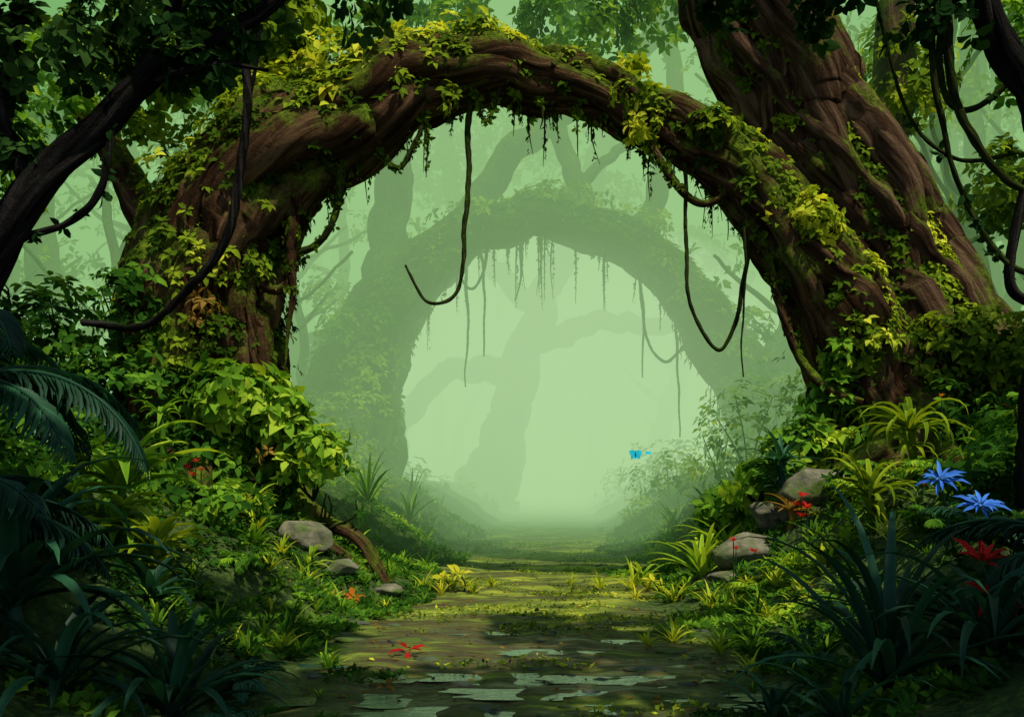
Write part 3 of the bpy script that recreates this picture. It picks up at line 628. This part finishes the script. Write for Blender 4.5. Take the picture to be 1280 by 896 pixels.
plant('strap_leaf_plant',3.0,7.4,None,22,.7,.07,(.3,1.4),1.2,(.1,.9),M_DARK,14)
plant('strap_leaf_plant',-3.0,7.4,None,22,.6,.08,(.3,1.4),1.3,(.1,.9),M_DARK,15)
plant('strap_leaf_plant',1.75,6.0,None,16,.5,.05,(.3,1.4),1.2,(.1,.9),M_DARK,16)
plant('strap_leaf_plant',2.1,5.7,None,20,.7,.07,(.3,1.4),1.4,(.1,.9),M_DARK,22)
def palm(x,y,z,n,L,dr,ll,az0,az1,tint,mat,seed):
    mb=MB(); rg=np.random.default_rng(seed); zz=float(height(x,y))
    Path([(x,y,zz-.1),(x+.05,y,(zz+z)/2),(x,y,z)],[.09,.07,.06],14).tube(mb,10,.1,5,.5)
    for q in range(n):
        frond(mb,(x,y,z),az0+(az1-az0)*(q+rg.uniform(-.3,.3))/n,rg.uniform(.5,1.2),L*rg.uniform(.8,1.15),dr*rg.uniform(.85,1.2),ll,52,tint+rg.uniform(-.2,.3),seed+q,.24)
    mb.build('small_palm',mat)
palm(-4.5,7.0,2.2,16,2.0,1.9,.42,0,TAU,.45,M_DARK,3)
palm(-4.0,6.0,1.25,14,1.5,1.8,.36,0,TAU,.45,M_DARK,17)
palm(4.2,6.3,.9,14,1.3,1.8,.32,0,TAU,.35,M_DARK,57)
def fern(x,y,n,L,tint,mat,seed):
    mb=MB(); rg=np.random.default_rng(seed); z=float(height(x,y))
    for q in range(n): frond(mb,(x,y,z-.02),TAU*(q+rg.uniform(-.3,.3))/n,rg.uniform(.8,1.35),L*rg.uniform(.8,1.15),rg.uniform(1.4,2.0),L*.24,22,tint+rg.uniform(-.15,.2),seed+q,.5)
    mb.build('fern',mat)
for q,(x,y,L,t) in enumerate([(-3.9,11.3,.7,.7),(-4.9,10.3,.75,.55),(-2.9,9.7,.5,.55),(-3.0,8.6,.4,.4),(-5.4,8.6,.8,.4),(4.9,10.2,.7,.6),(5.5,11.5,.8,.7),(6.2,11.3,.8,.5),(4.2,8.8,.6,.4),(3.2,8.8,.5,.4),(6.6,12.1,.8,.6),(2.9,10.6,.45,.75),(4.3,11.2,.55,.75),(5.1,8.6,.7,.35),(5.2,12.2,.8,.75),(6.0,12.4,.7,.65)]):
    fern(x,y,9,L,t,M_LEAF,200+q*11)
for q,(x,y,L) in enumerate([(-2.1,6.9,.45),(2.4,7.2,.5),(3.9,7.2,.7),(-3.7,6.9,.6),(-1.9,5.8,.4)]): fern(x,y,9,L,.7,M_DARK,500+q*11)

def tuftset(name,spots,mat,L=.32,W=.028,n=14,tint=(.5,.95),e0=(.6,1.45),dr=.8):
    mb=MB()
    for q,(x,y,s) in enumerate(spots): blades(mb,(x,y,float(height(x,y))-.01),n,L*s,W*s**.5,e0,dr,tint,q,seg=5)
    mb.build(name,mat)
tuftset('grass_tufts',[(1.75,13,1.5),(2.1,12.6,1.2),(-.85,13,1.2),(-.55,12.7,.9),(-3.3,11.7,1.5),(-2.5,11.0,1),(-2.9,11.3,1.1),(-3.6,12.2,1.4),(2.1,11.6,1.2),(2.4,10.8,1.2),(3.0,10.2,1.2),(3.4,9.8,1.3),(2.7,9.4,1),(-2.1,8.2,1),(-2.35,7.6,.7),(1.6,8.9,.9),(1.3,8.6,.7),(2.0,7.5,.8),(1.9,8.2,1),(-2.7,10,.9),(3.9,9.2,1.2),(-.3,13.4,.7),(.9,13.7,.6),(1.3,13.2,1),(-1.3,13.2,1)],M_MOSSLEAF,W=.04,tint=(.7,1))
tuftset('yellow_grass_tufts',[(-1.0,12.6,.8),(-.7,13.2,.8),(1.7,12.3,.8),(2.0,13.1,.9),(-2.2,10.9,.7),(2.6,10.4,.8),(3.1,9.5,.8),(-1.9,12.8,.7),(2.9,11.0,.8),(-2.5,9.3,.6),(-1.6,11.3,.6)],M_YELLOW,W=.035,n=10,tint=(.0,.7))
sp=[]; rg=np.random.default_rng(8)
for _ in range(560):
    y=rg.uniform(6.5,30); sd=rg.choice([-1,1]); a=1.5+abs(rg.normal(0,1.2)); x=path_x(y)+sd*a
    if a<2.0 and sn(np.array([x,y,0]),1.6,3)<.1: continue
    sp.append((x,y,rg.uniform(.35,1.2)*(.6 if a<2 else 1)))
tuftset('grass_tufts',sp,M_LEAF,.34,.035,9,(.2,.95))
sp=[(-3.6,15.5,2.4),(-2.9,18,2.6),(-2.3,20,2.2),(-3.9,17,2.2),(-2.0,22,2),(3.9,17.5,2),(3.6,20,2),(3.4,15.5,1.8),(-2.7,24,2.4),(4.4,25,2.5)]
tuftset('tall_grass',sp,M_LEAF,.42,.05,14,(.3,.9),(.7,1.5),.6)
lo=MB(); n=15000; y=rng.uniform(5.2,26,n); sd=rng.choice([-1,1],n); a=1.0+np.abs(rng.normal(0,2.6,n)); x=path_x(y)+sd*a
pp=np.stack([x,y,height(x,y)+.03],-1); edge=np.clip((2.2-a)/1.2,0,1); kp=(sn(pp,1.5,2)+.3*sn(pp,4,5)>-.5+1.3*edge)&(np.abs(x)<11); pp=pp[kp]; edge=edge[kp]
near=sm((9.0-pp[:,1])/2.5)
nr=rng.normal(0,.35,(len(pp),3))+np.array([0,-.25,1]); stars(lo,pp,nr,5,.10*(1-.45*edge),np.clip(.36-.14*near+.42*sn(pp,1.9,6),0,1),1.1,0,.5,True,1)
lo.build('ground_cover_plants',M_LEAF)
li=MB(); n=26000; y=rng.uniform(5.4,24,n); x=path_x(y)+rng.normal(0,1.6,n); pp=np.stack([x,y,height(x,y)+.006],-1)
kp=sn(pp*np.array([.5,1.7,1]),1.8,8)+.4*sn(pp,5,3)>.12+.55*sm((10-pp[:,1])/3); pp=pp[kp]; n=len(pp); d=rng.normal(size=(n,3)); d[:,2]=np.abs(d[:,2])*.7
leaves(li,pp,d,np.array([0,0,1])+rng.normal(0,.35,(n,3)),rng.uniform(.03,.065,n),1.1,np.clip(.52+.4*sn(pp,2.3,1)+rng.normal(0,.2,n),0,1),True)
li.build('moss_patches',M_MOSSLEAF)
li=MB(); n=420; y=rng.uniform(5.6,15,n); x=path_x(y)+rng.normal(0,1.9,n); pp=np.stack([x,y,height(x,y)+.016],-1); d=rng.normal(size=(n,3)); d[:,2]*=.15
leaves(li,pp,d,np.array([0,0,1])+rng.normal(0,.25,(n,3)),rng.uniform(.04,.09,n),1.0,rng.random(n)*.6)
li.build('fallen_leaves',M_RUST)

# ================================================================== FLOWERS
def flower(name,x,y,z,r,np_,mat,up=(0,-.5,1),w=.6,cup=.3,stem=True,seed=0,layers=1):
    e=empty(name); mb=MB(); P=np.array([[x,y,z]],float)
    for l in range(layers): stars(mb,P+[0,0,.01*l],np.array([up],float),np_,r*(1-.25*l),.3+.4*l,w,.0,cup+.3*l,False,seed+l)
    mb.build('petals',mat,e)
    if stem:
        s=MB(); zz=float(height(x,y)); Path([(x+.05,y+.03,zz-.05),(x+.08,y,(z+zz)/2),(x,y,z)],[.012,.01,.008],12).tube(s,6)
        for q in range(3):
            t=.3+.2*q; leaves(s,np.array([[x+.06,y,zz+(z-zz)*t]]),np.array([[(-1)**q,-.3,.4]]),np.array([[0,0,1.]]),.16,.8,.5)
        s.build('stem',M_DARK,e)
flower('blue_flower',3.82,8,1.60,.2,14,M_BLUE,(-.1,-.55,.8),.45,.25,seed=1,layers=2)
flower('blue_flower',4.13,7.9,1.38,.2,14,M_BLUE,(.1,-.6,.8),.45,.2,seed=2,layers=2)
flower('red_bromeliad_flower',3.25,6.2,1.03,.2,7,M_RED,(.1,-.4,1),.5,.9,seed=13,layers=2)
flower('red_bromeliad_flower',3.28,6.1,.80,.26,10,M_RED,(0,-.35,1),.5,.15,seed=4)
flower('red_star_flower',-.95,8.2,float(height(-.95,8.2))+.05,.17,6,M_RED,(0,-.3,1),.5,.1,False,seed=5)
flower('orange_flower',-.98,6.9,float(height(-.98,6.9))+.05,.12,5,M_RUST,(0,-.3,1),.6,.1,False,seed=6)
flower('orange_flower',-2.0,11.3,float(height(-2.0,11.3))+.1,.16,9,M_ORANGE,(0,-.3,1),.8,.3,False,seed=7)
flower('yellow_flower',1.95,12.4,float(height(1.95,12.4))+.25,.16,9,M_YELLOW,(0,-.4,1),.9,.3,seed=8)
flower('yellow_flower',-.75,12.8,float(height(-.75,12.8))+.25,.18,9,M_YELLOW,(0,-.4,1),.9,.5,seed=9)
flower('yellow_flower',-1.0,13.0,float(height(-1,13))+.2,.16,8,M_YELLOW,(0,-.4,1),.9,.5,seed=10)
def buds(name,pts,r,mat,seed):
    e=empty(name); mb=MB(); sb=MB()
    for q,(x,y,z) in enumerate(pts):
        zz=float(height(x,y)); z=max(z,zz+.15)
        P=np.array([[x,y,z]]); stars(mb,P,np.array([[0,-.3,1.]]),6,r,.5,1.1,0,1.0,False,seed+q)
        Path([(x,y,zz-.02),(x,y,z)],[.008,.007],6).tube(sb,5)
    mb.build('petals',mat,e); sb.build('stem',M_DARK,e)
buds('red_flower_spike',[(3.55,11,1.15),(3.5,11,1.28),(3.62,11,1.25),(3.55,11,1.4)],.10,M_RED,1)
buds('red_bud_flower',[(2.75,11.0,.75),(2.98,11.0,.72),(2.72,11.0,.85)],.08,M_RED,5)
buds('red_berries',[(-3.95,10.9,1.75),(-3.85,10.9,1.82),(-3.78,10.9,1.72),(-3.88,10.9,1.66)],.06,M_RED,9)
buds('small_red_flowers',[(4.6,10,1.6),(4.75,10.2,1.7),(4.9,10,1.55),(5.1,10.2,1.65),(4.4,9.6,1.5),(5.2,10,1.75)],.05,M_RED,15)
buds('orange_blossoms',[(5.9,12.3,2.75),(6.8,12.3,2.6),(7.6,12.3,1.9),(6.3,12.2,2.15)],.07,M_ORANGE,25)
e=empty('rust_leaf_shrub'); mb=MB(); clump(mb,[(-4.3,12.6,4.0,.22,.18,.36),(-3.3,12.1,2.0,.18,.15,.08)],48,5,.13,(0,1),.8,.3,seed=44); mb.build('leaves',M_RUST,e)
s=MB(); Path([(-4.3,12.8,1.0),(-4.35,12.7,2.5),(-4.3,12.6,4.2)],[.03,.02,.01],14).tube(s,6); s.build('stems',M_VINE,e)
mb=MB(); P_=np.array([[-2.75,13.2,7.35],[-2.6,13.2,7.45]]); stars(mb,P_,np.array([[0,-.6,.8]]*2),7,.34,.15,.9,.3,.1); mb.build('yellow_leaf_sprig',M_YELLOW)
e=empty('blue_butterfly')
mb=MB(); c=np.array([2.0,14.5,2.0])
leaves(mb,np.array([c]*4),np.array([[-1,.1,.9],[1,.1,.8],[-.8,-.3,-.3],[.8,-.3,-.4]],float),np.array([[0,-1,.3]]*4),np.array([1.5,1.5,1,1])*.09,1.6,.6); mb.build('wings',M_CYAN,e)
bb=MB(); Path([c+[0,-.02,-.03],c+[0,.0,.02],c+[0,.02,.07]],[.006,.01,.004],8).tube(bb,6); bb.build('body',M_BARKD,e)
e=empty('blue_butterfly'); mb=MB(); c=np.array([2.22,14.6,2.03]); leaves(mb,np.array([c]*2),np.array([[-1,.2,.9],[1,.2,.7]],float),np.array([[0,-1,.4]]*2),.07,1.5,.9); mb.build('wings',M_CYAN,e)

# ================================================================== MIST
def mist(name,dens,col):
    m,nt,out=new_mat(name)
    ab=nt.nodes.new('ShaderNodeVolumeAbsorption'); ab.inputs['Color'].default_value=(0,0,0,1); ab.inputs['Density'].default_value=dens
    em=nt.nodes.new('ShaderNodeEmission'); em.inputs['Color'].default_value=(*col,1); em.inputs['Strength'].default_value=dens  # mist glows by its own emission, in place of scattered sunlight
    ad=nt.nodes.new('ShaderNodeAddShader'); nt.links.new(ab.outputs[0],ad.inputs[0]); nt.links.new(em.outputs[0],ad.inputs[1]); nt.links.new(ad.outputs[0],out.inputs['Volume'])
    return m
mist_root=empty('mist')
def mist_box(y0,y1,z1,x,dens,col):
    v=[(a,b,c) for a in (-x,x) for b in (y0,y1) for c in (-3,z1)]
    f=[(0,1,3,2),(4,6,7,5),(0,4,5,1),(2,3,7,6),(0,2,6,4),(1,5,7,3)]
    mb=MB(); mb.add(v,f); mb.build('glowing_mist',mist('glowing_mist',dens,col),mist_root,False)
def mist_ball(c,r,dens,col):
    bpy.ops.mesh.primitive_uv_sphere_add(segments=48,ring_count=24,location=c); o=bpy.context.object; o.scale=r; o.name='mist_glow'; o.data.materials.append(mist('mist_glow',dens,col)); o.parent=mist_root
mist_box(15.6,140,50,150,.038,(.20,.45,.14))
mist_ball((1.5,50,5),(27,33,19),.022,(.56,.80,.42))  # nested self-glowing volumes, added to brighten the centre of the hollow
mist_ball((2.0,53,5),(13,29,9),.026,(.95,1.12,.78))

# ================================================================== LIGHT
w=bpy.data.worlds.new('World'); scene.world=w; w.use_nodes=True; nt=w.node_tree
bg=nt.nodes['Background']; sky=nt.nodes.new('ShaderNodeTexSky'); sky.sky_type='NISHITA'; sky.sun_disc=False
el=math.asin(SUN[2]); az=math.atan2(SUN[0],SUN[1])
sky.sun_elevation=el; sky.sun_rotation=az; nt.links.new(sky.outputs[0],bg.inputs[0]); bg.inputs[1].default_value=.14
sl=bpy.data.lights.new('sun','SUN'); sl.energy=5; sl.angle=math.radians(.5); sl.color=(1,.93,.72)
so=bpy.data.objects.new('sun',sl); scene.collection.objects.link(so)
so.rotation_euler=Vector(tuple(-SUN)).to_track_quat('-Z','Y').to_euler()

cam=bpy.data.cameras.new('camera'); co=bpy.data.objects.new('camera',cam); scene.collection.objects.link(co)
co.location=(0,0,1.6); co.rotation_euler=(math.pi/2,0,0); cam.lens=31.5; cam.sensor_width=36; cam.shift_y=.119; cam.clip_end=2000; cam.clip_start=.05
scene.camera=co
scene.view_settings.view_transform='Standard'; scene.view_settings.look='None'; scene.view_settings.exposure=0
